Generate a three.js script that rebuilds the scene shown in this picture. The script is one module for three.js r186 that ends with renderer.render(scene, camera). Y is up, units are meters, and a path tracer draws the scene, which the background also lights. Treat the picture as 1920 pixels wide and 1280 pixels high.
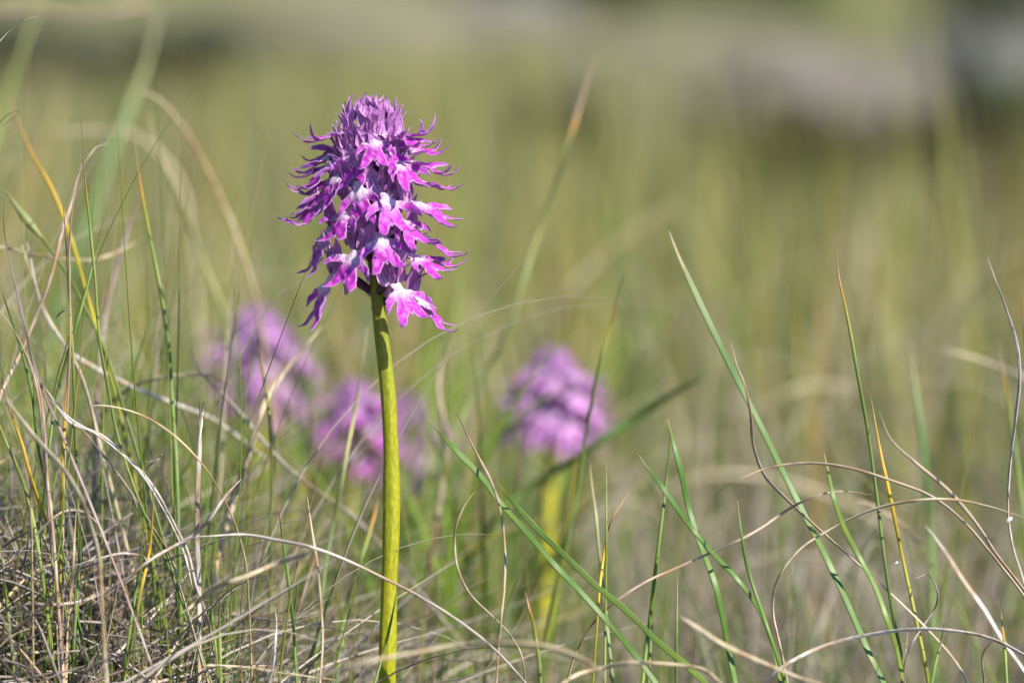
import * as THREE from 'three';
import { Sky } from 'three/addons/objects/Sky.js';
import { mergeGeometries } from 'three/addons/utils/BufferGeometryUtils.js';
import { createNoise3D } from 'simplex-noise';

// ------------------------------------------------------------------ camera, sky, sun, exposure
const scene = new THREE.Scene();
const PITCH = 6.0 * Math.PI / 180, CAM_H = 0.345, FOCUS = 1.5, TY = 0.1115 / 1.5, TX = TY * 1024 / 682;
const camera = new THREE.PerspectiveCamera(2 * Math.atan(TY) * 180 / Math.PI, 1024 / 682, 0.05, 4000);
camera.position.set(0, CAM_H, FOCUS);
const fwd = new THREE.Vector3(0, -Math.sin(PITCH), -Math.cos(PITCH)), upv = new THREE.Vector3(0, Math.cos(PITCH), -Math.sin(PITCH));
camera.lookAt(camera.position.clone().add(fwd));
camera.focus = FOCUS;
camera.userData.fStop = 5.2;

const renderer = new THREE.WebGLRenderer({ antialias: true });
renderer.setSize(1024, 682);
renderer.toneMapping = THREE.LinearToneMapping;
renderer.toneMappingExposure = 1.7;
renderer.shadowMap.enabled = true;

const SUN_EL = 41 * Math.PI / 180, SUN_AZ = 50 * Math.PI / 180;      // azimuth: to the right of the line from the orchid back to the camera
const sunDir = new THREE.Vector3(Math.sin(SUN_AZ) * Math.cos(SUN_EL), Math.sin(SUN_EL), Math.cos(SUN_AZ) * Math.cos(SUN_EL));
const sky = new Sky();
sky.name = 'sky'; sky.scale.setScalar(3500); sky.userData.kind = 'structure';
Object.assign(sky.material.uniforms.turbidity, { value: 3 });
Object.assign(sky.material.uniforms.rayleigh, { value: 1.2 });
Object.assign(sky.material.uniforms.mieCoefficient, { value: 0.004 });
sky.material.uniforms.sunPosition.value.copy(sunDir);
scene.add(sky);
scene.environmentIntensity = 0.115;
const sun = new THREE.DirectionalLight(new THREE.Color(1, 0.92, 0.79), 5.0);
sun.name = 'sun'; sun.position.copy(sunDir).multiplyScalar(20); sun.castShadow = true;
sun.shadow.mapSize.set(4096, 4096);
Object.assign(sun.shadow.camera, { left: -6, right: 6, top: 6, bottom: -6, near: 0.5, far: 45 });
scene.add(sun);

// ------------------------------------------------------------------ helpers
function rng(seed) { let a = seed >>> 0; return () => { a = (a + 0x6D2B79F5) | 0; let t = Math.imul(a ^ (a >>> 15), 1 | a); t = (t + Math.imul(t ^ (t >>> 7), 61 | t)) ^ t; return ((t ^ (t >>> 14)) >>> 0) / 4294967296; }; }
const noise = createNoise3D(rng(77));
const lerp = (a, b, t) => a + (b - a) * t, clamp = (x, a = 0, b = 1) => Math.min(b, Math.max(a, x)), smooth = (a, b, x) => { const t = clamp((x - a) / (b - a)); return t * t * (3 - 2 * t); };
const V = (x, y, z) => new THREE.Vector3(x, y, z);
const mix3 = (a, b, t) => [lerp(a[0], b[0], t), lerp(a[1], b[1], t), lerp(a[2], b[2], t)];
const counts = {};
function numbered(n) { const k = counts[n] = (counts[n] ?? -1) + 1; return k ? `${n}_${String(k).padStart(3, '0')}` : n; }
function tag(o, label, category, group, kind) { o.userData.label = label; if (category) o.userData.category = category; if (group) o.userData.group = group; if (kind) o.userData.kind = kind; return o; }
function mesh(name, geo, mat, parent = scene) { const m = new THREE.Mesh(geo, mat); m.name = parent === scene ? numbered(name) : name; m.castShadow = m.receiveShadow = true; parent.add(m); return m; }
function at(x, y, d) {                 // a place in the meadow: where the line of sight through a point of the 1920 x 1280 picture is d metres away
  const r = (x - 960) / 960 * TX * d, u = (640 - y) / 640 * TY * d;
  return V(r, CAM_H, FOCUS).addScaledVector(fwd, d).addScaledVector(upv, u);
}
const MM = 0.001, PXM = 0.2230 / 1280;   // metres per picture point at the orchid
function geom(pos, idx, col, uv) {
  const g = new THREE.BufferGeometry();
  g.setAttribute('position', new THREE.Float32BufferAttribute(pos, 3));
  if (col) g.setAttribute('color', new THREE.Float32BufferAttribute(col, 3));
  if (uv) g.setAttribute('uv', new THREE.Float32BufferAttribute(uv, 2));
  g.setIndex(idx); g.computeVertexNormals();
  return g;
}
const groundAt = (x, z) => {
  const d = Math.hypot(x, z);
  let h = 0.012 * noise(x * 2.1, 3.3, z * 2.1) + 0.005 * noise(x * 9, 1.3, z * 9);
  h += 0.018 * noise(x * 0.35, 7.7, z * 0.35) * smooth(2, 6, d);
  const back = Math.max(0, -z - 10); h += back * back * 0.0022 / (1 + back * 0.012);
  return h + 0.9 * noise(x * 0.02, 5.5, z * 0.02) * smooth(15, 60, d);
};

// ------------------------------------------------------------------ materials
const M = {
  petal: new THREE.MeshPhysicalMaterial({ name: 'petal', vertexColors: true, roughness: 0.5, transmission: 0.45, thickness: 0, side: THREE.DoubleSide, specularIntensity: 0.6 }),
  ovary: new THREE.MeshPhysicalMaterial({ name: 'ovary', vertexColors: true, roughness: 0.35 }),
  leaf: new THREE.MeshPhysicalMaterial({ name: 'leaf', vertexColors: true, roughness: 0.48, transmission: 0.25, thickness: 0, side: THREE.DoubleSide, specularIntensity: 0.7 }),
  straw: new THREE.MeshPhysicalMaterial({ name: 'straw', vertexColors: true, roughness: 0.62, side: THREE.DoubleSide, specularIntensity: 0.6 }),
  bark: new THREE.MeshStandardMaterial({ name: 'bark', vertexColors: true, roughness: 0.9 }),
  rock: new THREE.MeshStandardMaterial({ name: 'rock', vertexColors: true, roughness: 0.92 }),
  soil: new THREE.MeshStandardMaterial({ name: 'soil', vertexColors: true, roughness: 1 }),
};

// ------------------------------------------------------------------ orchid flowers
// A sheet of petal tissue cut out of a plane by a rounded outline (negative inside, millimetres), given thickness and bent into place.
function cutSheet(sdf, x0, x1, v0, v1, cell, place, paint, thick) {
  const nx = Math.ceil((x1 - x0) / cell), nv = Math.ceil((v1 - v0) / cell), f = new Float32Array((nx + 1) * (nv + 1));
  for (let j = 0; j <= nv; j++) for (let i = 0; i <= nx; i++) f[j * (nx + 1) + i] = sdf(x0 + i * cell, v0 + j * cell);
  const flat = [], tri = [], seen = new Map();
  const add = (key, x, v, s) => { if (!seen.has(key)) { seen.set(key, flat.length); flat.push([x, v, s]); } return seen.get(key); };
  for (let j = 0; j < nv; j++) for (let i = 0; i < nx; i++) {
    const c = [[i, j], [i + 1, j], [i + 1, j + 1], [i, j + 1]], poly = [];
    for (let k = 0; k < 4; k++) {
      const [ai, aj] = c[k], [bi, bj] = c[(k + 1) % 4], ia = aj * (nx + 1) + ai, ib = bj * (nx + 1) + bi, fa = f[ia], fb = f[ib];
      if (fa < 0) poly.push(add(ia, x0 + ai * cell, v0 + aj * cell, fa));
      if ((fa < 0) !== (fb < 0)) { const t = fa / (fa - fb); poly.push(add('e' + Math.min(ia, ib) + '_' + Math.max(ia, ib), x0 + lerp(ai, bi, t) * cell, v0 + lerp(aj, bj, t) * cell, 0)); }
    }
    for (let k = 2; k < poly.length; k++) tri.push([poly[0], poly[k - 1], poly[k]]);
  }
  const pos = [], col = [], idx = [], back = [];
  flat.forEach(([x, v, s]) => { const h = thick * Math.sqrt(clamp(-s / 0.4)), p = place(x, v, h / 2); pos.push(p[0] * MM, p[1] * MM, p[2] * MM); col.push(...paint(x, v, -s, true)); });
  flat.forEach(([x, v, s], n) => { if (s === 0) { back[n] = n; return; } const h = thick * Math.sqrt(clamp(-s / 0.4)), p = place(x, v, -h / 2); back[n] = pos.length / 3; pos.push(p[0] * MM, p[1] * MM, p[2] * MM); col.push(...paint(x, v, -s, false)); });
  for (const [a, b, c] of tri) { idx.push(a, c, b); idx.push(back[a], back[b], back[c]); }
  return geom(pos, idx, col);
}
const PET = { white: [0.86, 0.78, 0.84], pale: [0.78, 0.50, 0.78], lilac: [0.66, 0.25, 0.66], mag: [0.57, 0.018, 0.53], stripe: [0.24, 0.014, 0.26], violet: [0.32, 0.12, 0.50] };

function lipGeometry(seed, cell) {
  const R = rng(seed), j = (a) => (R() - 0.5) * 2 * a, caps = [];
  const chain = (...p) => { for (let k = 0; k + 1 < p.length; k++) caps.push([...p[k], ...p[k + 1]]); };
  chain([0, -0.4, 1.0], [0, 2.0, 1.0], [j(0.2), 4.0, 1.25], [j(0.3), 6.2, 1.5]);
  for (const s of [-1, 1]) {
    const e = j(1.0), q = j(1.3);
    chain([0.2 * s, 2.6, 1.0], [(2.6 + e * 0.3) * s, 3.3 + q * 0.4, 0.92], [(4.9 + e * 0.6) * s, 4.7 + q, 0.74], [(6.6 + e) * s, 6.6 + q * 1.2, 0.42], [(7.2 + e) * s, 7.8 + q * 1.4, 0.12]);
    const l = j(0.9), m = j(1.2);
    chain([0.6 * s, 5.4, 1.25], [(1.9 + l * 0.2) * s, 7.9, 1.15], [(3.2 + l * 0.6) * s, 10.2 + m, 0.8], [(4.3 + l) * s, 12.0 + m, 0.4], [(5.2 + l * 1.3) * s, 13.0 + m, 0.12]);
  }
  chain([0, 6.5, 0.6], [j(0.3), 8.3, 0.26], [j(0.4), 9.4, 0.08]);
  const cap = (x, v, [ax, av, ar, bx, bv, br]) => { const dx = bx - ax, dv = bv - av, t = clamp(((x - ax) * dx + (v - av) * dv) / (dx * dx + dv * dv)); return Math.hypot(x - ax - dx * t, v - av - dv * t) - 1.4 * lerp(ar, br, t); };
  const sdf = (x, v) => { let d = 9; for (const c of caps) { const e = cap(x, v, c), h = clamp(0.5 + 0.5 * (d - e) / 0.3); d = lerp(d, e, h) - 0.3 * h * (1 - h); } return d + 0.05 * noise(x * 1.3, v * 1.3, seed); };
  // bent: leaves the throat forwards, hangs, tips of arms and legs curl
  const a0 = 0.5 + j(0.16), bend = 0.075 + j(0.02), curlL = j(0.05) + 0.05, curlR = j(0.05) + 0.05, legC = 0.07 + j(0.07), Z = [0], Y = [0];
  for (let k = 1; k <= 200; k++) { const v = k * 0.1, a = a0 + bend * Math.min(v, 7) - 0.09 * Math.max(0, v - 8); Z[k] = Z[k - 1] + 0.1 * Math.cos(a); Y[k] = Y[k - 1] - 0.1 * Math.sin(a); }
  const place = (x, v, h) => {
    const k = clamp((v + 0.6) * 10, 0, 199), i = Math.floor(k), t = k - i, a = a0 + bend * Math.min(v, 7) - 0.09 * Math.max(0, v - 8);
    const arm = Math.max(0, Math.abs(x) - 1.8), up = (x < 0 ? curlL : curlR) * arm * arm - 0.09 * x * x / (1 + 0.25 * x * x) * 2 + legC * Math.max(0, v - 8.5) ** 2 * (x < 0 ? 0.7 : 1.1) + 0.34 * noise(x * 0.36, v * 0.36, seed + 9) + 0.035 * noise(x * 1.1, v * 0.9, seed + 4);
    const n = up + h;
    return [x * (1 - 0.02 * arm), lerp(Y[i], Y[i + 1], t) + n * Math.cos(a), lerp(Z[i], Z[i + 1], t) + n * Math.sin(a)];
  };
  const paint = (x, v, e, front) => {
    const vein = 0.5 + 0.5 * noise(x * 2.6, v * 0.22, seed + 2), sp = noise(x * 2.6, v * 2.6, seed + 31);
    let c = mix3(PET.mag, PET.lilac, 0.3 * vein);
    const core = smooth(6.6, 2.8, v + 0.45 * Math.abs(x) + 0.8 * noise(x * 0.9, v * 0.9, seed + 3));
    c = mix3(c, PET.white, core);
    if (core > 0.2) c = mix3(c, PET.mag, 0.9 * smooth(0.5, 0.62, sp));
    c = mix3(c, PET.pale, 0.8 * smooth(0.34, 0.05, e));                  // paler margin
    const tip = Math.max(smooth(9.5, 13, v), smooth(4.6, 7, Math.abs(x)));
    c = mix3(c, PET.violet, 0.5 * tip);
    return front ? c : mix3(mix3(c, PET.pale, 0.35), PET.violet, 0.35);
  };
  return cutSheet(sdf, -10.5, 10.5, -0.6, 16.5, cell, place, paint, 0.42);
}
// A lanceolate sepal: s runs from base to tip, t across; bent by angles (radians, 0 = forwards, PI/2 = up), cupped across.
function sepalGeometry(seed, L, W, a0, a1, a2, cup, ns = 26, nt = 14) {
  const R = rng(seed), pos = [], col = [], idx = [], twist = (R() - 0.5) * 0.7;
  let z = 0, y = 0; const rows = [];
  for (let i = 0; i <= ns; i++) {
    const s = i / ns, a = s < 0.6 ? lerp(a0, a1, s / 0.6) : lerp(a1, a2, (s - 0.6) / 0.4);
    rows.push([y, z, a]); y += L / ns * Math.sin(a); z += L / ns * Math.cos(a);
  }
  for (const side of [1, -1]) for (let i = 0; i <= ns; i++) for (let k = 0; k <= nt; k++) {
    const s = i / ns, t = k / nt * 2 - 1, [cy, cz, a] = rows[i], w = W * (Math.pow(s + 0.04, 0.55) * Math.pow(1 - s, 1.05) * 1.95 + 0.03 * (1 - s)), ang = t * cup * (1 - 0.5 * s);
    const tw = twist * s * s;
    let x = w * Math.sin(ang) / Math.max(0.2, cup) * 1.2, d = w * (1 - Math.cos(ang)) / Math.max(0.2, cup) * 1.3 + 0.16 * noise(s * 3, t * 1.2, seed) + side * 0.13 * Math.sqrt(Math.max(0, 1 - t * t)) * (1 - s * 0.6);
    const xr = x * Math.cos(tw) - d * Math.sin(tw), dr = x * Math.sin(tw) + d * Math.cos(tw);
    // d is measured towards the inside of the hood (forwards of the midline)
    pos.push(xr * MM, (cy - dr * Math.cos(a)) * MM, (cz + dr * Math.sin(a)) * MM);
    const st = Math.pow(Math.abs(Math.cos(t * Math.PI * 2.5)), 9) * (1 - smooth(0.55, 0.95, s)) * smooth(0.0, 0.12, s);
    let c = mix3(PET.lilac, PET.pale, 0.55 + 0.3 * noise(s * 4, t * 2, seed + 5));
    c = mix3(c, PET.white, 0.55 * smooth(0.3, 0.02, s)); c = mix3(c, PET.stripe, 0.8 * st); c = mix3(c, PET.pale, 0.85 * smooth(0.72, 0.95, Math.abs(t)));
    c = mix3(c, PET.violet, 0.4 * smooth(0.72, 1, s)); if (side > 0) c = mix3(c, PET.mag, 0.15); else c = mix3(c, PET.violet, 0.12);
    col.push(...c);
  }
  const n = (ns + 1) * (nt + 1), q = (i, k) => i * (nt + 1) + k;
  for (let i = 0; i < ns; i++) for (let k = 0; k < nt; k++) { idx.push(q(i, k), q(i, k + 1), q(i + 1, k + 1), q(i, k), q(i + 1, k + 1), q(i + 1, k)); idx.push(n + q(i, k), n + q(i + 1, k + 1), n + q(i, k + 1), n + q(i, k), n + q(i + 1, k), n + q(i + 1, k + 1)); }
  for (const k of [0, nt]) for (let i = 0; i < ns; i++) idx.push(q(i, k), n + q(i, k), n + q(i + 1, k), q(i, k), n + q(i + 1, k), q(i + 1, k));
  return geom(pos, idx, col);
}
function tubeGeometry(pts, rad, paint, segs = 24, sides = 10, ratio = 1, facing = null, ridge = 0, uvs = false, twist = 0) {   // a tapering stalk through points; rad(t); ratio flattens it across "facing"
  const curve = new THREE.CatmullRomCurve3(pts, false, 'centripetal'), pos = [], col = [], idx = [], uv = [];
  let nrm = facing ? facing.clone() : V(0.3, 0.2, 1); const len = curve.getLength();
  for (let i = 0; i <= segs; i++) {
    const t = i / segs, p = curve.getPointAt(t), d = curve.getTangentAt(t); nrm.addScaledVector(d, -nrm.dot(d)).normalize();
    if (twist) nrm.applyAxisAngle(d, twist / segs); const b = d.clone().cross(nrm), r = rad(t);
    for (let k = 0; k <= sides; k++) {
      const a = k / sides * 2 * Math.PI, rr = r * (1 + ridge * Math.cos(a * 7)), cx = Math.cos(a) * rr, cy = Math.sin(a) * rr * ratio, fold = ratio < 0.6 ? r * 0.35 * Math.abs(Math.cos(a)) : 0;
      pos.push(p.x + b.x * cx + nrm.x * (cy + fold), p.y + b.y * cx + nrm.y * (cy + fold), p.z + b.z * cx + nrm.z * (cy + fold));
      col.push(...paint(t, a)); uv.push(k / sides, t * len);
    }
  }
  const w = sides + 1;
  for (let i = 0; i < segs; i++) for (let k = 0; k < sides; k++) { const a = i * w + k; idx.push(a, a + 1, a + w, a + 1, a + w + 1, a + w); }
  for (const [row, flip] of [[0, 1], [segs, 0]]) for (let k = 1; k < sides - 1; k++) { const a = row * w; flip ? idx.push(a, a + k + 1, a + k) : idx.push(a, a + k, a + k + 1); }
  const g = geom(pos, idx, col, uv), nn = g.attributes.normal;      // weld the seam's normals
  for (let i = 0; i <= segs; i++) { const a = i * w, b = a + sides, x = nn.getX(a) + nn.getX(b), y = nn.getY(a) + nn.getY(b), z = nn.getZ(a) + nn.getZ(b), l = Math.hypot(x, y, z) || 1; for (const q of [a, b]) nn.setXYZ(q, x / l, y / l, z / l); }
  return g;
}
const THROAT = V(0, 3 * MM, 11 * MM);
function columnGeometry() {         // the little pink column over the dark throat
  const a = new THREE.SphereGeometry(1.0 * MM, 14, 10); a.scale(0.85, 1.25, 0.8); a.translate(0, 0.9 * MM, 0.3 * MM);
  const b = new THREE.SphereGeometry(0.75 * MM, 12, 8); b.scale(1, 0.75, 0.5); b.translate(0, -0.15 * MM, 0.55 * MM);
  const paint = (g, c) => { const n = g.attributes.position.count, col = []; for (let i = 0; i < n; i++) col.push(...c); g.setAttribute('color', new THREE.Float32BufferAttribute(col, 3)); g.deleteAttribute('uv'); return g; };
  return mergeGeometries([paint(a, [0.5, 0.12, 0.45]), paint(b, [0.12, 0.006, 0.05])]);
}
const spurGeometry = (R) => tubeGeometry([V(0, 0.2, 0), V(0, -1.4, -1.6), V((R() - 0.5) * 1.2, -4, -2.7), V((R() - 0.5) * 2, -6.2, -2.6)].map((p) => p.multiplyScalar(MM)), (t) => (0.75 - 0.15 * t - (t > 0.9 ? 0.35 : 0)) * MM, (t) => mix3([0.78, 0.55, 0.76], [0.6, 0.35, 0.62], t), 10, 8);
const ovaryGeometry = () => tubeGeometry([V(0, -4.5, 0), V(0, -2.0, 2.6), V(0, 1.0, 6.5), V(0, 2.6, 9.6), V(0, 3.0, 10.8)].map((p) => p.multiplyScalar(MM)), (t) => (0.65 + 0.65 * Math.sin(Math.PI * Math.min(1, t * 1.05))) * MM, (t, a) => mix3([0.035, 0.008, 0.03], [0.10, 0.02, 0.075], 0.5 + 0.5 * Math.cos(a * 3 + t * 5)), 14, 9, 1, null, 0.08);
const bractGeometry = () => tubeGeometry([V(0, -4.6, 0.6), V(0, -3.6, 2.0), V(0, -2.2, 3.2)].map((p) => p.multiplyScalar(MM)), (t) => 0.8 * (1 - t * 0.9) * MM, () => [0.55, 0.38, 0.5], 5, 8, 0.35);
// kinds of sepals: [geometry, turn about the upright, roll]
function hoodShapes(seed, fine) {
  const R = rng(seed), j = (a) => (R() - 0.5) * 2 * a, n = fine ? [26, 20] : [9, 6];
  const put = (g, yaw, roll, x, y, z) => { g.scale(1.42, 1.24, 1.24); g.rotateZ(roll); g.rotateY(yaw); g.translate((THROAT.x + x * MM), THROAT.y + y * MM, THROAT.z + z * MM); return g; };
  return {
    sepals: [
      put(sepalGeometry(seed + 1, 8.6 + j(0.8), 2.6, 1.5 + j(0.1), 1.0 + j(0.15), 1.3 + j(0.5), 1.5, ...n), j(0.15), j(0.12), 0, 0.2, -1.5),
      put(sepalGeometry(seed + 2, 10.2 + j(1.2), 2.7, 1.6, 1.28 + j(0.16), 1.0 + j(0.6), 1.1, ...n), -0.6 + j(0.2), 0.34 + j(0.16), -1.2, -0.9, -0.5),
      put(sepalGeometry(seed + 3, 10.2 + j(1.2), 2.7, 1.6, 1.28 + j(0.16), 1.0 + j(0.6), 1.1, ...n), 0.6 + j(0.2), -0.34 + j(0.16), 1.2, -0.9, -0.5),
    ],
    petals: mergeGeometries([-1, 1].map((s) => put(sepalGeometry(seed + 5 + s, 6.5 + j(0.6), 1.1, 1.35, 0.85, 0.5 + j(0.3), 0.7, ...(fine ? [16, 8] : [6, 4])), 0.22 * s, -0.12 * s, 0.6 * s, 0.8, -0.6))),
  };
}
function floweringKit(seed, fine) {
  const R = rng(seed), h = hoodShapes(seed, fine), lip = lipGeometry(seed + 11, fine ? 0.2 : 0.5);
  return { ...h, lip, spur: spurGeometry(R).translate(THROAT.x, THROAT.y - 0.4 * MM, THROAT.z - 0.6 * MM), ovary: ovaryGeometry(), bract: bractGeometry(), column: columnGeometry().translate(THROAT.x, THROAT.y, THROAT.z) };
}
const kits = Array.from({ length: 7 }, (_, i) => floweringKit(100 + i * 37, true));
function addFlower(parent, kit, attach, yaw, pitch, roll, size, lipTurn, withLip = true) {
  const f = new THREE.Group(); f.name = 'flower'; parent.add(f);
  f.position.copy(attach); f.rotation.set(-pitch, yaw, roll, 'YXZ'); f.scale.setScalar(size);
  for (const g of kit.sepals) mesh('sepal', g, M.petal, f);
  mesh('petal', kit.petals, M.petal, f); mesh('ovary', kit.ovary, M.ovary, f); mesh('bract', kit.bract, M.petal, f);
  if (withLip) {
    mesh('column', kit.column, M.petal, f); mesh('spur', kit.spur, M.petal, f);
    const l = mesh('lip', kit.lip, M.petal, f); l.position.set(0, THROAT.y - 0.7 * MM, THROAT.z + 0.2 * MM); l.rotation.x = lipTurn; l.scale.setScalar(1.22);
  }
  return f;
}
// ------------------------------------------------------------------ the orchid in focus
function stemTexture() {
  const S = 256, R = rng(9), d = new Uint8Array(S * S * 4), lin = (x, y) => 0.5 + 0.5 * noise(x * 0.28, y * 0.012, 2);
  for (let y = 0; y < S; y++) for (let x = 0; x < S; x++) { const k = (y * S + x) * 4, v = 208 + 26 * lin(x, y) + 16 * (R() - 0.5) + 18 * noise(x * 0.05, y * 0.05, 8) - 14 * smooth(0.2, 0.7, noise(x * 0.03, y * 0.012, 15)); d[k] = d[k + 1] = d[k + 2] = clamp(v, 0, 255); d[k + 3] = 255; }
  for (let n = 0; n < 170; n++) { const x = Math.floor(R() * S), y = Math.floor(R() * S); for (const [a, b] of [[0, 0], [0, 1], [1, 0], [1, 1]]) { const k = (((y + b) % S) * S + (x + a) % S) * 4; d[k] = 255; d[k + 1] = 255; d[k + 2] = 255; } }
  const t = new THREE.DataTexture(d, S, S); t.colorSpace = THREE.SRGBColorSpace; t.wrapS = t.wrapT = THREE.RepeatWrapping; t.magFilter = THREE.LinearFilter; t.repeat.set(1, 26); t.needsUpdate = true; return t;
}
const stemTex = stemTexture();
M.stem = new THREE.MeshPhysicalMaterial({ name: 'orchid_stem', vertexColors: true, roughness: 0.5, map: stemTex, bumpMap: stemTex, bumpScale: 0.0003, specularIntensity: 0.6 });
const axisX = (y) => 690 + (y - 200) * 0.037;
function leafGeometry(base, dirAz, len, wid, rise, droop, seed, tint) {   // broad strap-shaped basal leaf with a keel and thickness
  const pos = [], col = [], idx = [], ns = 18, nt = 8, R = rng(seed), out = V(Math.sin(dirAz), 0, Math.cos(dirAz)), side = V(Math.cos(dirAz), 0, -Math.sin(dirAz));
  for (const sgn of [1, -1]) for (let i = 0; i <= ns; i++) for (let k = 0; k <= nt; k++) {
    const s = i / ns, t = k / nt * 2 - 1, w = wid * Math.pow(Math.sin(Math.PI * Math.pow(s * 0.97 + 0.03, 0.7)), 0.8), a = rise - droop * s, p = base.clone();
    p.addScaledVector(out, len * s * Math.cos(rise - droop * s * 0.5)); p.y += len * s * Math.sin(rise - droop * s * 0.5) + 0.25 * w * t * t + 0.03 * w * noise(s * 6, t * 2, seed) + sgn * 0.0004 * (1 - t * t);
    p.addScaledVector(side, w * t); pos.push(p.x, p.y, p.z);
    const c = mix3(tint, [tint[0] * 1.5, tint[1] * 1.35, tint[2] * 1.4], 0.5 + 0.5 * Math.cos(t * 22) * 0.5 + 0.3 * noise(s * 5, t * 5, seed)); col.push(...c);
  }
  const n = (ns + 1) * (nt + 1), q = (i, k) => i * (nt + 1) + k;
  for (let i = 0; i < ns; i++) for (let k = 0; k < nt; k++) { idx.push(q(i, k), q(i, k + 1), q(i + 1, k + 1), q(i, k), q(i + 1, k + 1), q(i + 1, k)); idx.push(n + q(i, k), n + q(i + 1, k + 1), n + q(i, k + 1), n + q(i, k), n + q(i + 1, k), n + q(i + 1, k + 1)); }
  return geom(pos, idx, col);
}
{
  const base = at(724, 1280, FOCUS); base.y = groundAt(base.x, base.z - 0.012); base.z -= 0.012;
  const orchid = new THREE.Group(); orchid.name = numbered('orchid'); orchid.position.copy(base); scene.add(orchid);
  tag(orchid, 'tall sharp orchid with dense pink purple flower spike on thick yellow green stem', 'orchid', 'purple orchids in the meadow');
  const rel = (x, y, d = FOCUS) => at(x, y, d).sub(base);
  const sp = [V(0, -0.01, 0), rel(726, 1290), rel(730, 1100), rel(733.5, 990), rel(733.5, 860), rel(728, 740), rel(717, 640), rel(708, 560), rel(703, 500)];
  mesh('stem', tubeGeometry(sp, (t) => (2.75 - 0.5 * smooth(0.62, 1, t) + 0.07 * Math.sin(t * 31) + 0.09 * noise(t * 14, 1, 1)) * MM, (t, a) => mix3(mix3([0.44, 0.42, 0.010], [0.37, 0.38, 0.014], 0.5 + 0.5 * noise(t * 9, Math.cos(a), Math.sin(a))), [0.20, 0.27, 0.03], 0.6 * smooth(0.7, 0.97, t)), 90, 42, 1, null, 0.022, true), M.stem, orchid);
  mesh('spike_axis', tubeGeometry([rel(703, 500), rel(698, 400), rel(694, 300), rel(690, 215)], (t) => (2.3 - 1.4 * t) * MM, (t, a) => mix3([0.15, 0.2, 0.03], [0.07, 0.02, 0.05], smooth(0.0, 0.35, t + 0.1 * Math.cos(a * 2))), 24, 12), M.ovary, orchid);
  for (let k = 0; k < 5; k++) mesh('leaf', leafGeometry(V(0, 0.004, 0), 0.5 + k * 1.3, 0.085, 0.010, 0.55, 0.7, 40 + k, [0.05, 0.11, 0.02]), M.leaf, orchid);
  const D = Math.PI / 180;
  // [height of the throat in the picture, facing (degrees, right is positive), size, how far the lip is raised, roll, pitch, lip?]
  const flowers = [
    [246, 8, 0.86, -14, 6, 4], [271, -24, 0.9, -18, -2, 4], [290, 40, 0.98, 2, 10, 4], [296, -72, 1.0, 6, 4, 4], [331, -17, 1.0, -22, 2, 0], [352, 22, 1.05, -8, 10, 0],
    [356, -72, 1.08, 2, 6, 0], [381, -40, 1.0, -26, -6, -2], [424, 12, 1.04, -12, 6, -2], [458, -27, 1.02, -26, -3, -6], [418, -80, 1.22, -8, 4, -10], [398, 47, 1.0, 4, 8, 2],
    [470, 66, 1.05, 26, 0, -6], [521, 34, 1.12, -2, 8, -8], [548, 80, 1.05, 12, 2, -12], [506, -74, 1.25, -22, 4, -4], [433, 88, 1.15, 22, 0, -2], [372, 76, 1.1, 24, 0, 2],
    [300, 74, 1.06, 20, 0, 6], [258, 62, 0.92, 26, 0, 14], [268, -112, 0.9, 0, 0, 18], [330, -105, 1.0, 8, 0, 10], 
    [480, 112, 1.1, 20, 0, -8], [340, 105, 1.05, 22, 0, 6], [285, 100, 0.95, 20, 0, 16],
    [300, 150, 0.9, 0, 0, 14], [300, -150, 0.9, 0, 0, 14], [360, 178, 1, 0, 0, 6], [430, 150, 1, 0, 0, 0], [500, 160, 1, 0, 0, -8], 
    [312, -56, 1.0, -2, 10, 2], [284, -96, 0.98, 6, 0, 10], [346, -92, 1.08, 4, 8, 0], [262, 28, 0.85, 4, 12, 8],
    [246, -62, 0.9, 6, 8, 14], [250, 52, 0.92, 14, -4, 12], [234, 12, 0.86, 0, -8, 30, 0], [240, 105, 0.95, 0, 0, 20, 0], [238, -105, 0.95, 0, 0, 22, 0], [232, 172, 0.9, 0, 0, 32, 0], [221, -30, 0.84, 0, 0, 52, 0], [219, 46, 0.86, 0, 0, 48, 0], [250, 74, 1.0, 0, 0, 14, 0], [219, -130, 0.85, 0, 0, 46, 0], [221, 130, 0.86, 0, 0, 44, 0],
  ];
  flowers.forEach(([y, az, size, lift, roll, pitch, lip = 1], n) => {
    const p = pitch * D, ya = y + size * (17 * Math.cos(p) + 63 * Math.sin(p)), R = rng(500 + n), a = rel(axisX(Math.min(ya, 545)), Math.min(ya, 552));
    addFlower(orchid, kits[(n * 3 + (n >> 2)) % kits.length], a, az * D, pitch * D, roll * D + (R() - 0.5) * 0.4, size * (0.96 + 0.1 * R()), -(lift + 6) * D + (R() - 0.5) * 0.35, !!lip);
  });
}
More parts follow.
